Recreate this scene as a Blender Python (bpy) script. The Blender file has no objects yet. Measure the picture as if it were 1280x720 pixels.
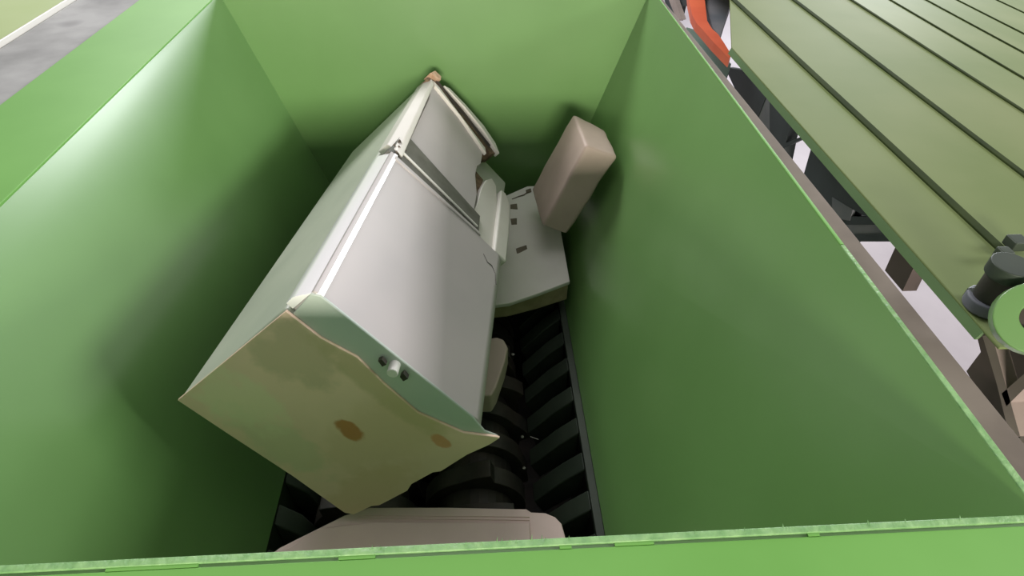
import bpy, bmesh, math, random
from mathutils import Vector, Matrix
random.seed(7)
S = bpy.context.scene
COL = S.collection

# ------------------------------------------------------------------ camera
F = 760.0
EYE = Vector((0, 0, 3.35))
ROW0 = Vector((0.99850026, -0.05420561, 0.00768001))
ROW1 = Vector((-0.03007539, -0.66032289, -0.75037934))
ROW2 = Vector((0.04574606, 0.74902298, -0.66096283))
cam = bpy.data.cameras.new('camera')
cam.sensor_width = 36.0
cam.lens = F / 1280.0 * 36.0
cam.clip_start = 0.02
cam_o = bpy.data.objects.new('camera', cam)
COL.objects.link(cam_o)
m = Matrix((ROW0, -ROW1, -ROW2)).transposed().to_4x4()
m.translation = EYE
cam_o.matrix_world = m
S.camera = cam_o

# ------------------------------------------------------------------ light and exposure
S.view_settings.view_transform = 'Standard'
S.view_settings.look = 'None'
S.view_settings.gamma = 1
S.view_settings.use_curve_mapping = False
S.view_settings.exposure = -0.22
w = bpy.data.worlds.new('hall_air'); S.world = w; w.use_nodes = True
bg = w.node_tree.nodes['Background']
bg.inputs[0].default_value = (1.0, 0.95, 0.98, 1); bg.inputs[1].default_value = 0.34


def area(name, loc, target, sx, sy, power, color):
    l = bpy.data.lights.new(name, 'AREA'); l.shape = 'RECTANGLE'; l.size = sx; l.size_y = sy
    l.energy = power; l.color = color
    o = bpy.data.objects.new(name, l); COL.objects.link(o)
    o.location = loc
    d = Vector(target) - Vector(loc)
    o.rotation_euler = d.to_track_quat('-Z', 'Y').to_euler()
    return o


area('side_door_daylight', (8.6, 0.9, 5.6), (-0.9, 1.5, 2.2), 3.0, 1.3, 580, (1.0, 0.97, 0.98))
area('rear_door_daylight', (0.1, -8.5, 4.75), (0.1, 2.7, 2.3), 3.2, 1.0, 1350, (1.0, 0.92, 0.80))
area('far_window', (6.4, 10.6, 3.9), (-1.0, 1.6, 2.4), 2.6, 2.0, 800, (0.93, 0.95, 1.0))
area('roof_light', (0.2, 2.0, 9.5), (0, 1.6, 2.0), 4.0, 4.0, 70, (1.0, 0.96, 0.98))
area('roof_strip_light', (-2.3, 8.2, 7.2), (-0.3, 1.5, 2.5), 3.6, 2.2, 680, (1.0, 0.97, 0.98))


# ------------------------------------------------------------------ helpers
def V(x, y, z): return Vector((x, y, z))


def Hc(z): return 3.35 + z            # height measured from the lens level


def ray(px, py):
    return ROW0 * (px - 640) + ROW1 * (py - 360) + ROW2 * F


def on_z(px, py, z):                   # z = absolute height
    d = ray(px, py); return EYE + d * ((z - EYE.z) / d.z)


def on_x(px, py, x):
    d = ray(px, py); return EYE + d * (x / d.x)


def link_mesh(name, bm, mat, parent=None, smooth=False, bevel=0, seg=2):
    off = parent_loc(parent)
    bmesh.ops.remove_doubles(bm, verts=bm.verts, dist=1e-5)
    bmesh.ops.recalc_face_normals(bm, faces=bm.faces)
    if off.length > 0: bmesh.ops.translate(bm, verts=bm.verts, vec=-off)
    loc = Vector((0, 0, 0))
    if parent is None:
        xs = [v.co for v in bm.verts]
        loc = Vector(((min(c.x for c in xs) + max(c.x for c in xs)) / 2, (min(c.y for c in xs) + max(c.y for c in xs)) / 2, min(c.z for c in xs)))
        bmesh.ops.translate(bm, verts=bm.verts, vec=-loc)
    me = bpy.data.meshes.new(name); bm.to_mesh(me); bm.free()
    me.materials.append(mat)
    if smooth:
        for p in me.polygons: p.use_smooth = True
    o = bpy.data.objects.new(name, me); COL.objects.link(o)
    o.location = loc
    if parent: o.parent = parent
    if bevel:
        b = o.modifiers.new('bevel', 'BEVEL'); b.width = bevel; b.segments = seg; b.limit_method = 'ANGLE'; b.angle_limit = math.radians(35)
        for p in me.polygons: p.use_smooth = True
        wn = o.modifiers.new('wn', 'WEIGHTED_NORMAL'); wn.keep_sharp = True
    return o


def parent_loc(p):
    v = Vector((0, 0, 0))
    while p is not None:
        v += p.location; p = p.parent
    return v


def prism(bm, pts, vec):               # closed slab: polygon + extrusion vector
    a = [bm.verts.new(Vector(p)) for p in pts]
    b = [bm.verts.new(Vector(p) + vec) for p in pts]
    n = len(pts)
    bm.faces.new(a); bm.faces.new(list(reversed(b)))
    for i in range(n):
        j = (i + 1) % n
        bm.faces.new((a[i], b[i], b[j], a[j]))
    return bm


def hexa(bm, lo, hi):                  # 4 bottom + 4 top points
    a = [bm.verts.new(p) for p in lo]; b = [bm.verts.new(p) for p in hi]
    bm.faces.new(a); bm.faces.new(list(reversed(b)))
    for i in range(4):
        j = (i + 1) % 4
        bm.faces.new((a[i], b[i], b[j], a[j]))
    return bm


def box(bm, x0, x1, y0, y1, z0, z1):
    return hexa(bm, [V(x0, y0, z0), V(x1, y0, z0), V(x1, y1, z0), V(x0, y1, z0)],
                [V(x0, y0, z1), V(x1, y0, z1), V(x1, y1, z1), V(x0, y1, z1)])


def tube(bm, p0, p1, r0, r1=None, n=20):
    r1 = r0 if r1 is None else r1
    p0 = Vector(p0); p1 = Vector(p1); d = (p1 - p0).normalized()
    u = d.orthogonal().normalized(); v = d.cross(u)
    A = [bm.verts.new(p0 + (u * math.cos(t) + v * math.sin(t)) * r0) for t in [2 * math.pi * i / n for i in range(n)]]
    B = [bm.verts.new(p1 + (u * math.cos(t) + v * math.sin(t)) * r1) for t in [2 * math.pi * i / n for i in range(n)]]
    bm.faces.new(A); bm.faces.new(list(reversed(B)))
    for i in range(n):
        j = (i + 1) % n
        bm.faces.new((A[i], B[i], B[j], A[j]))


def NB(): return bmesh.new()


def empty(name, loc):
    o = bpy.data.objects.new(name, None); COL.objects.link(o); o.location = loc; o.empty_display_size = 0.1
    return o


def tag(o, label=None, cat=None, group=None, kind=None):
    if label: o['label'] = label
    if cat: o['category'] = cat
    if group: o['group'] = group
    if kind: o['kind'] = kind
    return o


# ------------------------------------------------------------------ materials
def srgb(r, g, b):
    def c(v):
        v /= 255.0
        return v / 12.92 if v <= 0.04045 else ((v + 0.055) / 1.055) ** 2.4
    return (c(r), c(g), c(b), 1)


def paint(name, colA, colB=None, scale=3.0, rough=0.4, metallic=0.0, coat=0.0, bump=0.0, bscale=40, spec=0.5, pos=(0.35, 0.65), detail=4, stains=None, wave=None, coatr=0.15):
    mt = bpy.data.materials.new(name); mt.use_nodes = True
    nt = mt.node_tree; N = nt.nodes; L = nt.links
    b = N['Principled BSDF']
    b.inputs['Roughness'].default_value = rough; b.inputs['Metallic'].default_value = metallic
    b.inputs['Coat Weight'].default_value = coat; b.inputs['Coat Roughness'].default_value = coatr
    b.inputs['Specular IOR Level'].default_value = spec
    tc = N.new('ShaderNodeTexCoord')
    no = N.new('ShaderNodeTexNoise'); no.inputs['Scale'].default_value = scale; no.inputs['Detail'].default_value = detail
    L.new(tc.outputs['Object'], no.inputs['Vector'])
    cr = N.new('ShaderNodeValToRGB')
    cr.color_ramp.elements[0].color = colA; cr.color_ramp.elements[1].color = colB or colA
    cr.color_ramp.elements[0].position = pos[0]; cr.color_ramp.elements[1].position = pos[1]
    L.new(no.outputs['Fac'], cr.inputs['Fac'])
    out = cr.outputs['Color']
    for st in stains or []:            # (centre, radius, colour, softness, strength): dirt patches with a shape of their own
        c, rad, colr, soft, stg = st
        sub = N.new('ShaderNodeVectorMath'); sub.operation = 'SUBTRACT'; sub.inputs[1].default_value = c
        n2 = N.new('ShaderNodeTexNoise'); n2.inputs['Scale'].default_value = 9; L.new(tc.outputs['Object'], n2.inputs['Vector'])
        ad = N.new('ShaderNodeVectorMath'); ad.operation = 'MULTIPLY_ADD'
        ad.inputs[1].default_value = (rad * .9,) * 3
        L.new(n2.outputs['Color'], ad.inputs[0]); L.new(tc.outputs['Object'], ad.inputs[2])
        L.new(ad.outputs[0], sub.inputs[0])
        ln = N.new('ShaderNodeVectorMath'); ln.operation = 'LENGTH'; L.new(sub.outputs[0], ln.inputs[0])
        mr = N.new('ShaderNodeMapRange'); mr.inputs[1].default_value = rad; mr.inputs[2].default_value = rad * (1 + soft)
        mr.inputs[3].default_value = stg; mr.inputs[4].default_value = 0
        L.new(ln.outputs['Value'], mr.inputs[0])
        mx = N.new('ShaderNodeMix'); mx.data_type = 'RGBA'
        L.new(mr.outputs[0], mx.inputs[0]); L.new(out, mx.inputs[6]); mx.inputs[7].default_value = colr
        out = mx.outputs[2]
    L.new(out, b.inputs['Base Color'])
    if bump:
        n3 = N.new('ShaderNodeTexNoise'); n3.inputs['Scale'].default_value = bscale; n3.inputs['Detail'].default_value = 3
        L.new(tc.outputs['Object'], n3.inputs['Vector'])
        bp = N.new('ShaderNodeBump'); bp.inputs['Strength'].default_value = bump; bp.inputs['Distance'].default_value = 0.01
        L.new(n3.outputs['Fac'], bp.inputs['Height']); L.new(bp.outputs[0], b.inputs['Normal'])
    return mt


GREEN = paint('hopper_green_paint', srgb(96, 138, 74), srgb(104, 146, 82), 1.6, rough=0.45, coat=0.8, coatr=0.24, bump=0.06, bscale=5)
FLANGE = paint('bright_green_paint', srgb(100, 156, 70), srgb(108, 164, 78), 2.5, rough=0.55, spec=.35)
EDGE = paint('scraped_glint_green_edge', srgb(112, 158, 98), srgb(136, 178, 118), 60, rough=0.45, bump=0.3, bscale=90)
DUSTY = paint('dusty_grey_brown_steel', srgb(92, 84, 74), srgb(112, 104, 92), 6, rough=0.8)
GREYB = paint('worn_grey_steel', srgb(118, 120, 118), srgb(150, 152, 150), 5, rough=0.7, stains=[((0, 0.25, 0.1), 0.035, srgb(70, 72, 72), 1.0, 0.7)])
COVER = paint('pale_green_sheet', srgb(104, 120, 72), srgb(118, 130, 86), 1.8, rough=0.68, spec=.2, bump=0.05, bscale=4)
SEAM = paint('dark_green_seam', srgb(40, 52, 26), srgb(50, 62, 30), 8, rough=0.9, spec=.1)
DKSTEEL = paint('dark_oily_steel', srgb(52, 52, 48), srgb(74, 68, 60), 9, rough=0.5, metallic=0.3, bump=0.15, bscale=30)
DKGREEN = paint('dark_greenish_steel', srgb(46, 56, 46), srgb(58, 68, 56), 7, rough=0.55, metallic=0.15)
BOLT = paint('worn_bolt_steel', srgb(120, 120, 114), srgb(150, 150, 140), 20, rough=0.4, metallic=0.5)
FRAME = paint('blue_grey_frame_steel', srgb(40, 50, 52), srgb(58, 66, 70), 4, rough=0.6)
FRAMEL = paint('pinkish_grey_steel', srgb(150, 136, 130), srgb(172, 158, 150), 5, rough=0.6)
FRAMEM = paint('mid_grey_steel', srgb(92, 98, 106), srgb(120, 120, 124), 5, rough=0.6)
BROWN = paint('brown_grey_steel', srgb(86, 76, 72), srgb(104, 92, 88), 5, rough=0.7)
ORANGE = paint('orange_paint', srgb(215, 92, 58), srgb(232, 112, 74), 4, rough=0.45)
CONC = paint('pale_concrete', srgb(150, 144, 148), srgb(166, 160, 164), 1.2, rough=0.75)
WHITE = paint('fridge_white_enamel', srgb(176, 172, 170), srgb(186, 180, 178), 2, rough=0.5, spec=.3)
HILITEW = paint('white_edge_highlight', srgb(246, 246, 246), None, 2, rough=0.25, coat=0.6)  # door shoulder white, with the highlight put into the colour
CABW = paint('cabinet_grey_white', srgb(172, 180, 164), srgb(186, 192, 176), 3, rough=0.45)
TRIM = paint('dark_grey_seal', srgb(84, 84, 76), srgb(104, 104, 96), 12, rough=0.6)
RUSTD = paint('brown_insulation', srgb(78, 62, 48), srgb(120, 100, 76), 40, rough=0.8, detail=8)
LINER = paint('off_white_liner', srgb(206, 204, 194), srgb(216, 214, 206), 4, rough=0.5)
FOAM = paint('pinkish_white_foam', srgb(186, 168, 156), srgb(198, 180, 168), 5, rough=0.55, bump=0.2, bscale=14)
PANEL = paint('dull_white_panel', srgb(206, 204, 194), srgb(216, 214, 206), 4, rough=0.5)
TAN = paint('tan_foam_core', srgb(150, 140, 108), srgb(170, 158, 124), 18, rough=0.9, bump=0.3)
DARKHOLE = paint('dark_recess', srgb(98, 92, 76), srgb(112, 104, 88), 20, rough=0.8)
PINK = paint('pinkish_grey_panel', srgb(212, 188, 182), srgb(222, 198, 192), 4, rough=0.5)
GLUE = paint('pale_seam_line', srgb(214, 214, 206), None, 4, rough=0.4)

# ------------------------------------------------------------------ hall floor
fl = link_mesh('floor', box(NB(), -14, 16, -8, 20, -0.1, 0.0), CONC)
tag(fl, kind='structure')

# ------------------------------------------------------------------ shredder with its feed hopper
RIM = Hc(-0.75); BOT = Hc(-1.85)
XL, XR, YN, YF = -1.055, 0.730, 0.366, 2.742
xl, xr, yn, yf = -0.695, 0.358, 0.58, 2.690
T = 0.008
shr = empty('shredder_hopper', (-0.16, 1.55, 0.0))
tag(shr, 'large bright green steel feed hopper funnelling down to a shredder, seen from above', 'shredder hopper')

# sloping plates; the outer face is the inner one pushed out by the plate thickness
TO = 0.02


def plate(name, q, out, mat=GREEN):
    bm = NB(); prism(bm, q, Vector(out) * TO); return link_mesh(name, bm, mat, shr)


plate('side_panel', [V(XL, YN, RIM), V(XL, YF, RIM), V(xl, yf, BOT), V(xl, yn, BOT)], (-1, 0, -.3))
plate('side_panel', [V(.722, YN, RIM), V(.746, YF, RIM), V(xr, yf, BOT), V(xr, yn, BOT)], (1, 0, -.3))
plate('back_panel', [V(XL - .02, YF, RIM), V(XR + .03, YF, RIM), V(xr + .02, yf, BOT), V(xl - .02, yf, BOT)], (0, 1, 0))
plate('front_panel', [V(XL, YN, RIM), V(XR, YN, RIM), V(xr, yn, BOT), V(xl, yn, BOT)], (0, -1, -.2))
# near rim: scraped edge bar, a weld gap with tack welds, then the outer flange
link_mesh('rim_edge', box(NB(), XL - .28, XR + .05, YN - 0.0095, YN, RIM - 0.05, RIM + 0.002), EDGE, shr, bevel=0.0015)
link_mesh('front_flange', box(NB(), XL - .28, XR + .05, 0.02, YN - 0.0135, RIM - 0.012, RIM), FLANGE, shr, bevel=0.002)
link_mesh('front_skirt', box(NB(), XL - .28, XR + .05, 0.02, 0.032, RIM - 0.35, RIM - 0.012), FLANGE, shr)
segs = [(-.98, -.72), (-.60, -.47), (-.36, -.19), (-.145, .085), (.10, .155), (.205, .405), (.42, .705)]
x = XL - .28
for a, b in segs + [(XR + .05, XR + .05)]:
    if a > x: link_mesh('weld_tack', box(NB(), x, a, YN - 0.0137, YN - 0.0093, RIM - 0.012, RIM + 0.0005), FLANGE, shr)
    x = b
# scraped burrs along the rim edge
for i in range(22):
    bx = random.choice([random.uniform(-.05, .12), random.uniform(.2, .7), random.uniform(-.2, .7)])
    h = random.uniform(.001, .004); y0 = YN - random.uniform(.002, .008)
    bm = NB(); prism(bm, [V(bx, y0, RIM + .001), V(bx + .0012, y0, RIM + .001), V(bx + .002, y0 + .006, RIM + h)], V(0.0006, 0.0006, 0.0012))
    link_mesh('burr', bm, EDGE, shr)
# side and rear flanges
link_mesh('side_flange', box(NB(), -1.336, XL + 0.002, YN - 0.0095, YF + .1, RIM - 0.010, RIM), FLANGE, shr, bevel=0.002)
def strip(name, xa0, xa1, xb0, xb1, ya, yb, z0, z1, mat):
    bm = NB(); hexa(bm, [V(xa0, ya, z0), V(xa1, ya, z0), V(xb1, yb, z0), V(xb0, yb, z0)], [V(xa0, ya, z1), V(xa1, ya, z1), V(xb1, yb, z1), V(xb0, yb, z1)])
    return link_mesh(name, bm, mat, shr, bevel=.0015)


XRN, XRF = .722, .746
XM = XRN + (XRF - XRN) * .25
strip('rim_edge', XRN, XRN + .012, XM, XM + .008, YN, .95, RIM - .05, RIM + .003, EDGE)  # near stretch lighter: glint put into the colour together with the scraping
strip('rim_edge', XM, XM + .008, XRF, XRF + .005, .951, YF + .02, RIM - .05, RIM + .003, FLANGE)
strip('side_flange', XRN + .0125, .782, XRF + .006, .762, YN - .0095, YF + .02, RIM - .012, RIM - .002, DUSTY)
link_mesh('back_flange', box(NB(), XL, XR + .01, YF, YF + .06, RIM - 0.012, RIM), FLANGE, shr, bevel=0.002)
# cutting chamber under the hopper, open at the top
CB = BOT - 0.62
bm = NB()
box(bm, xl - .04, xl, yn - .04, yf + .04, CB, BOT)
box(bm, xr, xr + .04, yn - .04, yf + .04, CB, BOT)
box(bm, xl, xr, yn - .04, yn, CB, BOT)
box(bm, xl, xr, yf, yf + .04, CB, BOT)
link_mesh('cutting_chamber', bm, DKGREEN, shr)
link_mesh('chamber_floor', box(NB(), xl, xr, yn, yf, CB, CB + .02), DKSTEEL, shr)
# thin dark ledge where the right plate meets the chamber
link_mesh('ledge', box(NB(), xr - .028, xr, yn, yf, BOT - .03, BOT), DKGREEN, shr, bevel=.003)
for sx in (xl - .04, xr - .06):
    for sy in (yn - .04, yf - .06):
        link_mesh('leg', box(NB(), sx, sx + .10, sy, sy + .10, 0, CB + .02), GREEN, shr, bevel=.004)

# slanted cleaning fingers between the cutter discs and the right plate (and mirrored on the left)
PITCH = 0.150
k = 0
y = 0.70
while y < yf - .06:
    for side in (1, -1):
        if side == 1: P = [V(xr - .028, y, BOT - .012), V(xr - .10, y, BOT - .085), V(xr - .20, y, BOT - .215), V(xr - .16, y, BOT - .30), V(xr - .028, y, BOT - .16)]
        else: P = [V(xl, y, BOT - .012), V(xl + .06, y, BOT - .085), V(xl + .10, y, BOT - .215), V(xl + .08, y, BOT - .30), V(xl, y, BOT - .16)]
        bm = NB(); prism(bm, P, V(0, .072, 0))
        link_mesh('cleaning_finger', bm, DKGREEN, shr, bevel=.005)
    y += PITCH


# ------------------------------------------------------------------ cutter shafts
def cutter(cx, lab, phase):
    cz = BOT - 0.245
    c = empty('cutter_shaft', (cx, yn + .01, cz))
    tag(c, lab, 'cutter shaft', 'cutter shafts at the hopper bottom')
    bm = NB(); tube(bm, V(cx, yn + .005, cz), V(cx, yf - .005, cz), .115, n=6)
    link_mesh('shaft', bm, DKSTEEL, c)
    y = .70 + (0 if phase else PITCH / 2); i = 0
    while y < yf - .07:
        bm = NB(); n = 48; pts = []
        hooks = [(i * 23 + 120 * q) % 360 for q in range(3)]
        for t in range(n):
            a = 360 * t / n; r = .185
            for hk in hooks:
                d = (a - hk) % 360
                if d < 34: r = .185 + .045 * (1 - d / 34)
            s = 1 if phase else -1
            pts.append(V(cx + s * r * math.cos(math.radians(a)), y, cz + r * math.sin(math.radians(a))))
        prism(bm, pts, V(0, .068, 0))
        dsc = link_mesh('cutter_disc', bm, DKSTEEL, c, bevel=.003)
        bm = NB(); tube(bm, V(cx, y + .068, cz), V(cx, y + PITCH, cz), .14, n=28)
        link_mesh('spacer_ring', bm, DKSTEEL, c)
        y += PITCH; i += 1
    return c


cutter(-0.055, 'dark toothed cutter shaft nearer the right hopper plate, running from front to back', True)
cutter(-0.445, 'dark toothed cutter shaft nearer the left hopper plate, half under the refrigerator', False)

# ------------------------------------------------------------------ broken refrigerator
FT = Vector((-0.3684246, 0.9844205, 3.35 - 0.8511058))
FA = Vector((0.6625023, -0.1574980, -0.7323149))
FB = Vector((-0.7417471, -0.0016640, -0.6706775))
FC = Vector((0.1044118, 0.9875179, -0.1179261))


def fp(a, b, c): return FT + FA * a + FB * b + FC * c


fr = empty('refrigerator', fp(.562, .528, .8))
tag(fr, 'white dented refrigerator lying tilted in the hopper with yellow-stained end and torn freezer door', 'refrigerator')


def fslab(name, ac, b0, b1, mat, bevel=.004, parent=None, jag=0):
    pts = [fp(a + (random.uniform(-jag, jag)), b0, c + random.uniform(-jag, jag)) for a, c in ac]
    bm = NB(); prism(bm, pts, FB * (b1 - b0))
    return link_mesh(name, bm, mat, parent or fr, bevel=bevel)


# cabinet, chamfered toward the door, with worn lower edge
bm = NB()
W_, D_, L_ = .574, .528, 1.6
near = [(.0, .085), (.0, D_), (.30, D_ + .002), (.562, D_ + .004), (.576, .30), (.578, .20), (.580, .085)]
prism(bm, [fp(a, b, 0) for a, b in near], FC * L_)
link_mesh('cabinet', bm, CABW, fr, bevel=.012, seg=3)
# stained end plate, slightly proud, its lower edge torn
ST = []
STAINM = paint('yellow_stained_end', srgb(236, 208, 184), srgb(222, 198, 172), 3.2, rough=0.6, detail=6, bump=0.12, bscale=12, pos=(.38, .68))


def stain_material():
    mt = STAINM
    nt = mt.node_tree; N = nt.nodes; L = nt.links; b = N['Principled BSDF']
    off = fr.location
    cur = b.inputs['Base Color'].links[0].from_socket
    tc = [n for n in N if n.type == 'TEX_COORD'][0]
    n2 = N.new('ShaderNodeTexNoise'); n2.inputs['Scale'].default_value = 20; n2.inputs['Detail'].default_value = 3
    L.new(tc.outputs['Object'], n2.inputs['Vector'])
    for (a, bb, ra, rb, colr, stg, soft) in [
            (.10, .17, .10, .09, srgb(196, 182, 150), .7, .6),
            (.25, .45, .16, .07, srgb(200, 200, 164), .6, .7),
            (.40, .20, .10, .22, srgb(212, 188, 152), .5, .9),
            (.52, .40, .07, .16, srgb(214, 188, 150), .6, .6),
            (.30, .10, .20, .035, srgb(184, 172, 126), .55, .8),
            (.10, .40, .12, .08, srgb(226, 222, 186), .6, .7),
            (.335, .268, .044, .026, srgb(184, 128, 76), .95, .45),
            (.505, .115, .030, .018, srgb(208, 146, 100), .8, .5)]:
        c0 = fp(a, bb, 0) - off
        vm = N.new('ShaderNodeVectorMath'); vm.operation = 'SUBTRACT'; vm.inputs[1].default_value = c0
        L.new(tc.outputs['Object'], vm.inputs[0])
        terms = []
        for ax, r in ((FA, ra), (FB, rb)):
            d = N.new('ShaderNodeVectorMath'); d.operation = 'DOT_PRODUCT'; d.inputs[1].default_value = ax / r
            L.new(vm.outputs[0], d.inputs[0])
            s = N.new('ShaderNodeMath'); s.operation = 'POWER'; s.inputs[1].default_value = 2
            ab = N.new('ShaderNodeMath'); ab.operation = 'ABSOLUTE'; L.new(d.outputs['Value'], ab.inputs[0])
            L.new(ab.outputs[0], s.inputs[0]); terms.append(s)
        ad = N.new('ShaderNodeMath'); ad.operation = 'ADD'; L.new(terms[0].outputs[0], ad.inputs[0]); L.new(terms[1].outputs[0], ad.inputs[1])
        ns = N.new('ShaderNodeMath'); ns.operation = 'MULTIPLY_ADD'; ns.inputs[1].default_value = 2.4; L.new(n2.outputs['Fac'], ns.inputs[0]); L.new(ad.outputs[0], ns.inputs[2])
        mr = N.new('ShaderNodeMapRange'); mr.interpolation_type = 'SMOOTHSTEP'
        mr.inputs[1].default_value = 2.05 - soft * .6; mr.inputs[2].default_value = 2.05 + soft
        mr.inputs[3].default_value = stg; mr.inputs[4].default_value = 0
        L.new(ns.outputs[0], mr.inputs[0])
        mx = N.new('ShaderNodeMix'); mx.data_type = 'RGBA'; L.new(mr.outputs[0], mx.inputs[0]); L.new(cur, mx.inputs[6]); mx.inputs[7].default_value = colr
        cur = mx.outputs[2]
    L.new(cur, b.inputs['Base Color'])


stain_material()
out = [(.004, .085), (.0, .30), (-.004, .522), (.15, .527), (.35, .531), (.47, .540), (.545, .545), (.566, .53), (.572, .46), (.583, .44), (.588, .33), (.576, .30), (.578, .22), (.588, .20), (.584, .10), (.592, .03), (.590, -.008), (.580, -.002), (.52, .05), (.40, .088), (.28, .080), (.19, .066), (.10, .086)]
bm = NB(); prism(bm, [fp(a, b, -.006) for a, b in out], FC * .008)
e_ = link_mesh('end_plate', bm, STAINM, fr, bevel=.002)
e_['label'] = 'yellow-brown stained end of the refrigerator with rust patches'
# bluish end band of the door, seen on edge beside the stained plate
BLUE = paint('bluish_white_plastic', srgb(176, 190, 180), srgb(188, 198, 188), 5, rough=.45)
band = [(.012, .012), (.03, .0), (.30, .0), (.50, .0), (.555, .012), (.590, -.002), (.575, .02), (.52, .07), (.40, .09), (.19, .09), (.02, .088)]
bm = NB(); prism(bm, [fp(a, b, .002) for a, b in band], FC * .008)
link_mesh('door_base', bm, BLUE, fr, bevel=.003)


def door(name, c0, c1, a1, strip=True, mat=WHITE):
    # slab with a broad rounded shoulder on its left edge
    prof = [(.012, .002), (a1, .0)]
    if strip: prof += [(a1 + .012, .001), (a1 + .030, .012), (a1 + .046, .034), (a1 + .050, .078)]
    else: prof += [(a1, .078)]
    prof += [(.012, .078)]
    bm = NB(); prism(bm, [fp(a, b, c0) for a, b in prof], FC * (c1 - c0))
    o = link_mesh(name, bm, mat, fr, bevel=.004)
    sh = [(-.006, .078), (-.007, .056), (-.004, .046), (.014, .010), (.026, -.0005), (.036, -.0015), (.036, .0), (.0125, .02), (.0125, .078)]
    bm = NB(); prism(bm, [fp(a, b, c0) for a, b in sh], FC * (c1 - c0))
    link_mesh('door_edge_highlight', bm, HILITEW, o, bevel=.0015)  # shoulder painted whiter than the door face to stand for its highlight
    return o


d1 = door('refrigerator_door', .006, .785, .510)
# raised bright bead at the top end of the door
fslab('door_bead', [(.03, .770), (.41, .800), (.42, .786), (.03, .750)], -.004, .01, WHITE, .002, d1)
# crack in the door skin near its right edge
bm = NB()
ck = [(.447, .700), (.470, .675), (.490, .680), (.509, .655), (.520, .600)]
for (p, q) in zip(ck, ck[1:]):
    tube(bm, fp(p[0], -.0008, p[1]), fp(q[0], -.0008, q[1]), .0014, n=6)
link_mesh('crack', bm, TRIM, d1)
# seam between the doors: dark channel with one pale seal strip
fslab('seam_channel', [(.004, .785), (.42, .80), (.41, .93), (.02, .985)], .010, .078, TRIM, 0)
fslab('door_seal', [(.02, .838), (.405, .834), (.405, .843), (.02, .850)], .003, .0098, GLUE, .002)
# bright crumpled hinge corner at the left end of the seam
HB = paint('crumpled_brown_metal', srgb(62, 54, 46), srgb(104, 94, 84), 60, rough=.7)
bm = NB()
for s in range(9):
    a0 = random.uniform(.0, .03); c0 = random.uniform(.775, .90); b0 = random.uniform(-.012, .02)
    prism(bm, [fp(a0, b0, c0), fp(a0 + .03, b0 + .01, c0 + .01), fp(a0 + .02, b0 + .025, c0 + .035)], FA * .004 + FB * .012)
link_mesh('hinge_bracket', bm, HB, fr)
# freezer door: rounded left shoulder tapering to a point, its highlight put into a paler colour, recessed grey face, torn right edge
bm = NB()
lo = [fp(-.006, .078, .865), fp(-.004, .030, .86), fp(.030, -.002, .800), fp(.052, .0, .805), fp(.052, .05, .82)]
hi = [fp(-.006, .078, 1.585), fp(-.004, .030, 1.585), fp(.012, .0, 1.585), fp(.030, .0, 1.560), fp(.052, .05, 1.48)]
A = [bm.verts.new(p) for p in lo]; B = [bm.verts.new(p) for p in hi]
bm.faces.new(A); bm.faces.new(list(reversed(B)))
for i in range(5): bm.faces.new((A[i], B[i], B[(i + 1) % 5], A[(i + 1) % 5]))
link_mesh('door_shoulder', bm, LINER, fr, bevel=.004)
fslab('freezer_door', [(.052, .955), (.10, .945), (.20, .935), (.29, .915), (.375, .900), (.383, .96), (.380, 1.07), (.352, 1.20), (.351, 1.284), (.366, 1.33), (.362, 1.46), (.330, 1.50), (.20, 1.53), (.03, 1.565), (.045, 1.42)], .014, .075, WHITE, .004)
fslab('door_edge_strip', [(.020, 1.585), (.060, 1.585), (.36, 1.475), (.372, 1.43), (.350, 1.445), (.20, 1.525), (.04, 1.560)], .000, .016, LINER, .003)
fslab('seam_channel', [(.345, 1.10), (.356, 1.30), (.412, 1.29), (.405, 1.10)], .040, .078, RUSTD, 0)
# broken liner piece and the torn end of the freezer compartment at the right
fslab('torn_liner', [(.36, .815), (.405, .79), (.44, .785), (.50, .80), (.497, 1.06), (.485, 1.20), (.47, 1.30), (.440, 1.325), (.412, 1.262), (.397, 1.16), (.392, 1.00), (.375, .90)], .020, .06, LINER, .004)
fslab('torn_door_side', [(.497, .79), (.520, .79), (.561, .79), (.560, 1.0), (.552, 1.18), (.545, 1.23), (.515, 1.28), (.487, 1.27), (.492, 1.10)], .004, .07, LINER, .008)
# sheet sprung open behind the far end: brown insulation and pale outer skin
fslab('torn_insulation', [(-.006, 1.555), (.004, 1.625), (.05, 1.640), (.20, 1.625), (.34, 1.575), (.42, 1.535), (.405, 1.50), (.36, 1.50), (.20, 1.55), (.06, 1.59)], .006, .07, RUSTD, 0, jag=.004)
fslab('torn_outer_skin', [(.070, 1.625), (.10, 1.655), (.20, 1.668), (.32, 1.655), (.40, 1.600), (.435, 1.545), (.41, 1.550), (.33, 1.600), (.20, 1.630)], -.008, .02, LINER, .002, jag=.004)
bm = NB()
for q in range(4):
    tube(bm, fp(.03 + .004 * q, -.003, 1.596 + .006 * q), fp(.38, -.004, 1.505 + .010 * q), .0018, n=6)
link_mesh('wire_strands', bm, DKSTEEL, fr)
TC = paint('light_brown_debris', srgb(176, 140, 112), srgb(206, 176, 148), 30, rough=.8)
fslab('torn_corner', [(-.008, 1.585), (.004, 1.655), (.035, 1.665), (.045, 1.63), (.02, 1.60)], -.014, .03, TC, .003, jag=.004)
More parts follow.
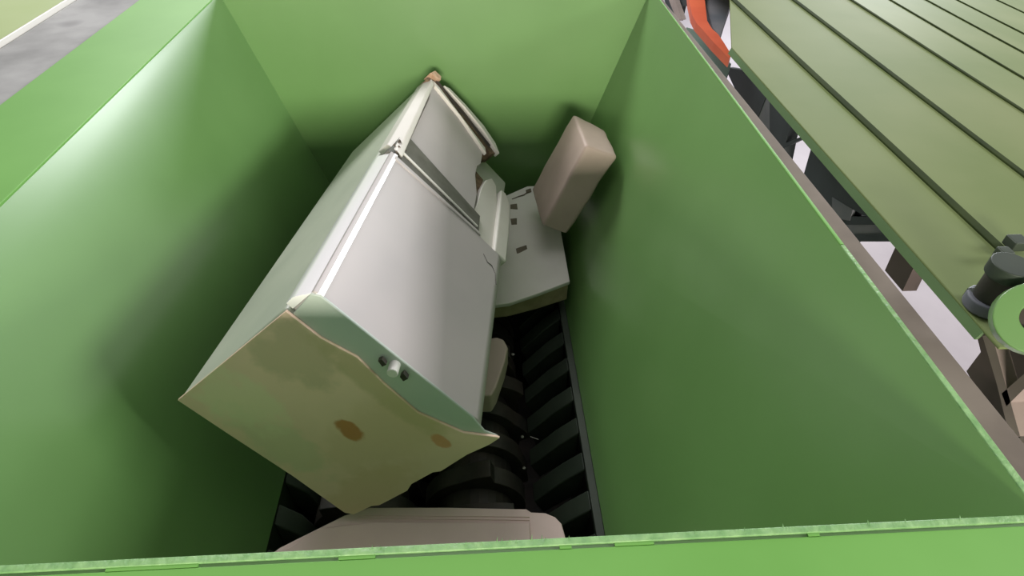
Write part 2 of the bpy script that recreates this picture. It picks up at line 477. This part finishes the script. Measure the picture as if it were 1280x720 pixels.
# foot on the door end band
foot = NB(); tube(foot, fp(.262, .020, -.030), fp(.262, .020, .004), .013, n=18)
fo = link_mesh('levelling_foot', foot, GLUE, fr, bevel=.002)
bm = NB(); prism(bm, [fp(.225, .018, -.004), fp(.242, .022, -.004), fp(.240, .034, -.004), fp(.222, .028, -.004)], -FC * .012)
link_mesh('foot_bracket', bm, DKSTEEL, fo)
bm = NB(); prism(bm, [fp(.284, .010, -.004), fp(.302, .014, -.004), fp(.300, .028, -.004), fp(.286, .024, -.004)], -FC * .014)
link_mesh('foot_bracket', bm, DKSTEEL, fo)

# ------------------------------------------------------------------ foam block leaning on the right plate
def z35(v): return V(v[0], v[1], v[2] + 3.35)


P000 = z35((0.412, 2.119, -1.142)); P100 = z35((0.399, 2.410, -1.145)); P010 = z35((0.542, 2.118, -1.196))
P001 = z35((0.255, 2.108, -1.511)); P101 = z35((0.231, 2.399, -1.513)); P011 = z35((0.365, 2.113, -1.566))
P110 = z35((0.530, 2.330, -1.190)); P111 = z35((0.352, 2.404, -1.569))
bm = NB(); hexa(bm, [P000, P100, P110, P010], [P001, P101, P111, P011])
bmesh.ops.subdivide_edges(bm, edges=bm.edges, cuts=5, use_grid_fill=True)
fb = link_mesh('foam_block', bm, FOAM, None)
tag(fb, 'rounded pinkish-white foam block propped upright against the right hopper plate', 'foam block')
b = fb.modifiers.new('bevel', 'BEVEL'); b.width = .012; b.segments = 3; b.limit_method = 'ANGLE'; b.angle_limit = .6
tx = bpy.data.textures.new('dents', 'CLOUDS'); tx.noise_scale = .12
dm = fb.modifiers.new('dents', 'DISPLACE'); dm.texture = tx; dm.strength = .016; dm.mid_level = .5
for p in fb.data.polygons: p.use_smooth = True

# ------------------------------------------------------------------ perforated white panel
pn = empty('perforated_panel', V(.22, 2.2, Hc(-1.80)))
tag(pn, 'flat dull white slotted panel wedged under the foam block beside the refrigerator', 'panel')
zn, zf = Hc(-1.68), Hc(-1.62)
bm = NB()
top = [V(.015, 1.80, zn), V(.10, 1.812, zn), V(.22, 1.865, zn), V(.364, 1.936, zn), V(.362, 2.25, Hc(-1.655)), V(.362, 2.60, zf), V(.23, 2.60, zf), V(.115, 2.515, zf), V(.02, 2.47, zf)]
prism(bm, top, V(0, 0, -.02)); sk = link_mesh('panel_skin', bm, PANEL, pn, bevel=.004)
bm = NB(); low = [(p - V(0, 0, .021)) for p in top]
low[0] += V(0, .03, 0); low[1] += V(.0, .03, 0); low[2] += V(0, .015, 0)
low[3] += V(-.006, .0, 0); low[4] += V(-.006, 0, 0)
prism(bm, low, V(0, 0, -.085)); link_mesh('foam_core', bm, TAN, pn, bevel=.006)


def pz(x, y): return zn + (zf - zn) * (y - 1.87) / .66


def slot(pts):
    bm = NB(); prism(bm, [(lambda q: V(q.x, q.y, pz(q.x, q.y) + .0015))(on_z(px, py, Hc(-1.66))) for px, py in pts], V(0, 0, -.006))
    link_mesh('slot', bm, DARKHOLE, sk)


slot([(636, 315), (648, 311), (658, 308), (659, 312), (649, 317), (637, 320)])
slot([(633, 344), (641, 340), (646, 345), (635, 351)])
slot([(638, 263), (646, 262), (647, 268), (638, 268)])
slot([(636, 279), (646, 278), (646, 285), (636, 286)])
slot([(657, 247), (663, 245), (664, 248), (658, 250)])
bm = NB()
ck = [on_z(px, py, Hc(-1.66)) for px, py in ((640, 257), (648, 254), (655, 252), (662, 247))]
for q in ck: q.z = pz(q.x, q.y) + .001
for p, q in zip(ck, ck[1:]): tube(bm, p, q, .0025, n=6)
link_mesh('crack', bm, DARKHOLE, sk)

# small pinkish panel sliver standing beside the refrigerator
bm = NB()
z_ = Hc(-1.70)
prism(bm, [on_z(*p, z_) for p in ((604, 424), (621, 421), (630, 424), (635, 434), (631, 452), (620, 484), (614, 494), (600, 494))], V(0, 0, -.10))
o = link_mesh('foam_sliver', bm, FOAM, None, bevel=.008)
tag(o, 'small pinkish foam sliver squeezed between the refrigerator side and the dark cutters', 'foam piece')

# ------------------------------------------------------------------ ribbed slab at the near end
sl = empty('drawer_panel', V(-.15, .75, Hc(-1.80)))
tag(sl, 'pinkish-grey stepped plastic panel lying at the near end under the refrigerator corner', 'panel')
zt = Hc(-1.66)
o_ = [on_z(340, 691, zt), on_z(350, 684, zt), on_z(430, 644, zt), on_z(462, 634, zt), on_z(560, 634, zt), on_z(658, 636, zt), on_z(664, 640, zt), on_z(682, 641, zt), on_z(694, 646, zt), on_z(702, 654, zt), on_z(707, 672, zt), on_z(708, 700, zt), on_z(560, 712, zt), on_z(360, 712, zt)]
bm = NB(); prism(bm, o_, V(0, 0, -.02)); pb = link_mesh('panel_body', bm, PINK, sl, bevel=.004)
bm = NB(); prism(bm, [on_z(*p, zt + .012) for p in ((400, 660), (470, 652), (662, 653), (664, 690), (560, 703), (372, 703), (352, 690))], V(0, 0, -.013)); link_mesh('raised_field', bm, PINK, pb, bevel=.003)
bm = NB()
for (ya, yb) in ((641, 644), (646.5, 648)):
    prism(bm, [on_z(*p, zt + .003) for p in ((452, ya), (662, ya + 2), (662, yb + 2), (448, yb))], V(0, 0, -.004))
link_mesh('rib', bm, PINK, pb)
bm = NB()
pu = o_[1:11]
prism(bm, [p + V(0, -.012 if i not in (0, 9) else 0, -.021) for i, p in enumerate(pu)] + [pu[9] + V(-.02, -.1, -.021), pu[0] + V(.02, -.1, -.021)], V(0, 0, -.10))
link_mesh('foam_core', bm, FOAM, sl)

# ------------------------------------------------------------------ bits of scrap on the cutters
for (px, py, r, lab) in ((641, 443, .008, 'tiny pale round scrap bit beside the foam sliver on the cutters'),
                        (655, 585, .006, 'tiny bright scrap bit on the cutters just behind the pinkish stepped panel'),
                        (653, 546, .007, 'pale round scrap bit on the cutters off the refrigerator near corner'),
                        (616, 546, .004, 'tiniest pale scrap speck close to the refrigerator near corner')):
    c = on_z(px, py, BOT - .022)
    bm = NB(); bmesh.ops.create_icosphere(bm, subdivisions=1, radius=r)
    for v in bm.verts: v.co = Vector((v.co.x * random.uniform(.8, 1.3), v.co.y, v.co.z * .6)) + c
    tag(link_mesh('scrap_bit', bm, BOLT), lab, 'scrap', 'scrap bits on the cutters')
c = on_z(668, 548, BOT - .02)
bm = NB(); tube(bm, c + V(-.014, .008, 0), c + V(.014, -.006, 0), .002, n=8)
tag(link_mesh('scrap_wire', bm, BOLT), 'short thin bright wire scrap lying on the dark cutters', 'scrap')

# ------------------------------------------------------------------ ribbed cover of the neighbouring machine at the right
cv = empty('ribbed_cover', V(1.4, 1.8, RIM - .1))
tag(cv, 'wide pale green sheet-metal cover with parallel dark seams beside the hopper', 'machine cover')
xs = [(.865, RIM), (1.05, RIM), (1.298, RIM), (1.535, RIM), (1.77, RIM - .032), (2.0, RIM - .062), (2.24, RIM - .10), (2.6, RIM - .16), (3.4, RIM - .3)]
y0c = [.70, .86, .80, .74, .70, .66, .6, .5]
for i in range(8):
    (xa, za), (xb, zb) = xs[i], xs[i + 1]
    yn0 = .66 if i == 0 else (.30 if i > 1 else .55)
    bm = NB(); prism(bm, [V(xa + .004, yn0, za), V(xb - .004, yn0, zb), V(xb - .004, 4.2 if i else 2.62, zb), V(xa + .004, 4.2 if i else 2.06, za)], V(0, 0, -.006))
    link_mesh('cover_sheet', bm, COVER, cv, bevel=.002)
for i in range(1, 8):
    xa, za = xs[i]; wd = (.011, .009, .006, .004, .003, .003, .003)[i - 1]
    yn0 = .85 if i == 1 else .30
    link_mesh('seam', box(NB(), xa - wd, xa + wd, yn0, 4.2, za - .010, za + .004), SEAM, cv, bevel=.002)
# folded edge toward the gap
DG = paint('folded_side_green', srgb(84, 112, 70), srgb(96, 124, 82), 3, rough=.5)
bm = NB(); prism(bm, [V(.868, .70, RIM - .004), V(.868, 2.06, RIM - .004), V(.862, 2.06, RIM - .022), V(.862, .70, RIM - .022)], V(.006, 0, 0))
link_mesh('folded_edge', bm, DG, cv)
# bearing block with upright dark pin at the cover's near corner
bb = empty('pin_bracket', V(.97, .78, RIM))
tag(bb, 'green lug bracket with an upright dark steel pin at the right picture edge', 'bracket')
up0 = on_z(1229, 384, RIM + .002); up1 = up0 + V(0, 0, .095)
bm = NB(); tube(bm, up0, up1, .028, n=24); pin = link_mesh('pin', bm, DKSTEEL, bb, bevel=.003)
bm = NB(); tube(bm, up0, up0 + V(0, 0, .025), .036, n=24); link_mesh('collar', bm, FRAMEM, pin, bevel=.004)
bm = NB(); tube(bm, up0 + V(0, 0, .075), up1 + V(0, 0, .006), .034, n=24); link_mesh('pin_head', bm, DKGREEN, pin, bevel=.002)
# lug plate with hole (ring)
cen = on_z(1298, 398, RIM + .07); n = 28; bm = NB()
Rr, ri = .060, .024
ax = Vector((-.45, -.55, .7)).normalized(); u = ax.orthogonal().normalized(); v_ = ax.cross(u)
O1 = []; I1 = []; O2 = []; I2 = []
for t in range(n):
    a = 2 * math.pi * t / n; d = u * math.cos(a) + v_ * math.sin(a)
    O1.append(bm.verts.new(cen + d * Rr)); I1.append(bm.verts.new(cen + d * ri))
    O2.append(bm.verts.new(cen + d * Rr - ax * .03)); I2.append(bm.verts.new(cen + d * ri - ax * .03))
for i in range(n):
    j = (i + 1) % n
    bm.faces.new((O1[i], O1[j], I1[j], I1[i])); bm.faces.new((O2[j], O2[i], I2[i], I2[j]))
    bm.faces.new((O1[j], O1[i], O2[i], O2[j])); bm.faces.new((I1[i], I1[j], I2[j], I2[i]))
link_mesh('lug', bm, GREEN, bb, bevel=.003)
bm = NB(); tube(bm, cen - ax * .035, cen - ax * .02, .034, n=20); link_mesh('hole_plug', bm, DKSTEEL, bb)
for (px, py, sz) in ((1218, 370, .012), (1254, 318, .012), (1270, 304, .016)):
    p = on_z(px, py, RIM + .016)
    link_mesh('bolt_block', box(NB(), p.x - sz, p.x + sz, p.y - sz, p.y + sz, p.z - .01, p.z + .012), DKGREEN, bb, bevel=.003)

# ------------------------------------------------------------------ frame under the cover, seen through the gap
fm = empty('support_frame', V(1.16, 1.9, 0))
tag(fm, 'dark blue-grey steel support frame under the pale green cover, glimpsed through the gap', 'frame')


def member(name, pts, mat, x=1.15, th=.04):
    bm = NB(); prism(bm, [on_x(px, py, x) for px, py in pts], V(th, 0, 0)); return link_mesh(name, bm, mat, fm)


member('gusset', [(906, 84), (930, 88), (962, 110), (946, 150), (925, 125)], FRAME)
member('post', [(944, 100), (962, 112), (975, 175), (960, 165), (948, 148)], FRAMEM, x=1.152, th=.03)
member('post', [(962, 118), (996, 140), (984, 170), (978, 200), (962, 176)], FRAME)
member('gusset', [(1016, 178), (1040, 170), (1090, 255), (1086, 272), (1066, 262), (1054, 282), (1030, 250), (1004, 220)], FRAME)
member('plate', [(1040, 246), (1066, 262), (1062, 276), (1040, 272)], FRAMEM, x=1.149, th=.01)
member('crossbar', [(1046, 270), (1110, 272), (1112, 281), (1054, 281)], FRAME)
member('plate', [(1054, 281), (1112, 281), (1122, 294), (1068, 294)], FRAMEM, x=1.152, th=.03)
member('crossbar', [(1066, 293), (1130, 292), (1136, 302), (1074, 302)], FRAME)
member('diagonal_brace', [(1124, 298), (1150, 318), (1128, 364), (1106, 338)], BROWN)
member('diagonal_rod', [(974, 182), (1006, 169), (1007, 172), (976, 186)], FRAME, th=.01)
member('side_plate', [(1208, 464), (1226, 440), (1218, 408), (1250, 400), (1330, 440), (1330, 700), (1284, 600)], BROWN, x=1.20)
member('diagonal_brace', [(1228, 420), (1240, 418), (1254, 470), (1275, 545), (1262, 546), (1246, 480)], FRAMEL, x=1.10, th=.03)
member('diagonal_brace', [(1252, 492), (1300, 450), (1300, 466), (1258, 508)], FRAMEL, x=1.10, th=.03)
member('rail', [(1228, 600), (1290, 530), (1330, 560), (1330, 640)], FRAMEL, x=1.16, th=.03)
for yy in (.66, 1.56, 2.24):
    link_mesh('leg', box(NB(), 1.20, 1.26, yy, yy + .06, 0, Hc(-1.02)), FRAME, fm)
link_mesh('rail', box(NB(), 1.30, 1.36, .6, 4.2, Hc(-.83), Hc(-.77)), FRAME, fm)
for yy in (.75, 2.1):
    link_mesh('leg', box(NB(), 3.30, 3.36, yy, yy + .06, 0, Hc(-1.06)), FRAME, fm)
bm = NB(); prism(bm, [V(1.36, .75, Hc(-.83)), V(3.36, .75, Hc(-1.13)), V(3.36, .75, Hc(-1.06)), V(1.36, .75, Hc(-.77))], V(0, .06, 0)); link_mesh('crossbar', bm, FRAME, fm)

# grey-green chute and dark post far down the gap, orange housing beside them
ch = empty('orange_housing', V(.95, 2.7, Hc(-.95)))
tag(ch, 'curved orange machine housing with grey inner face at the top edge beyond the cover', 'machine housing')
ZO = RIM - .10
outer = [(858, -30), (861, 0), (865, 18), (870, 28), (879, 38), (892, 53), (912, 73)]
inner = [(914, 68), (906, 55), (898, 43), (890, 36), (884, 26), (881, 0), (880, -30)]
bm = NB(); prism(bm, [on_z(*p, ZO) for p in outer + inner], V(0, 0, -.035)); link_mesh('curved_shell', bm, ORANGE, ch)
bm = NB(); prism(bm, [on_z(*p, ZO - .02) for p in ((880, -30), (881, 2), (891, 34), (900, 46), (908, 20), (915, 0), (918, -30))], V(0, 0, -.06)); link_mesh('inner_face', bm, FRAMEM, ch)
bm = NB(); prism(bm, [on_x(*p, 1.30) for p in ((836, 0), (843, -2), (852, 24), (846, 26))], V(.03, 0, 0))
o = link_mesh('upright_rod', bm, FRAMEL); tag(o, 'thin pale upright rod past the far right hopper corner', 'rod')
bm = NB(); prism(bm, [on_x(*p, 1.34) for p in ((824, -30), (862, -30), (862, 6), (852, 8), (848, 26), (832, 6))], V(.03, 0, 0))
o = link_mesh('dark_plate', bm, FRAME); tag(o, 'small dark steel plate at the top edge left of the orange housing', 'plate')
bm = NB(); prism(bm, [on_z(*p, RIM - .26) for p in ((858, 34), (872, 38), (914, 80), (906, 104), (884, 76))], V(0, 0, -.03))
o = link_mesh('teal_plate', bm, paint('teal_grey_steel', srgb(92, 122, 110), srgb(110, 138, 124), 4)); tag(o, 'teal-grey steel plate in the gap just below the orange housing', 'plate')

# ------------------------------------------------------------------ beyond the left flange
bm = box(NB(), -1.592, -1.3365, .1, 4.2, RIM - .14, RIM - .004)
o = link_mesh('grey_beam', bm, GREYB, None, bevel=.006); tag(o, 'worn grey steel beam running along the left flange at the upper left corner', 'beam')
lc = empty('side_sheet', V(-2.1, 2.0, RIM - .1))
tag(lc, 'pale green sheet cover beyond the grey beam in the top left corner', 'sheet cover')
link_mesh('sheet', box(NB(), -3.0, -1.600, .1, 4.2, RIM - .02, RIM + .010), paint('light_olive_green_sheet', srgb(146, 166, 104), srgb(156, 174, 118), 2, rough=.5), lc, bevel=.003)
link_mesh('bright_edge', box(NB(), -1.600, -1.5925, .1, 4.2, RIM - .02, RIM + .013), GLUE, lc, bevel=.002)
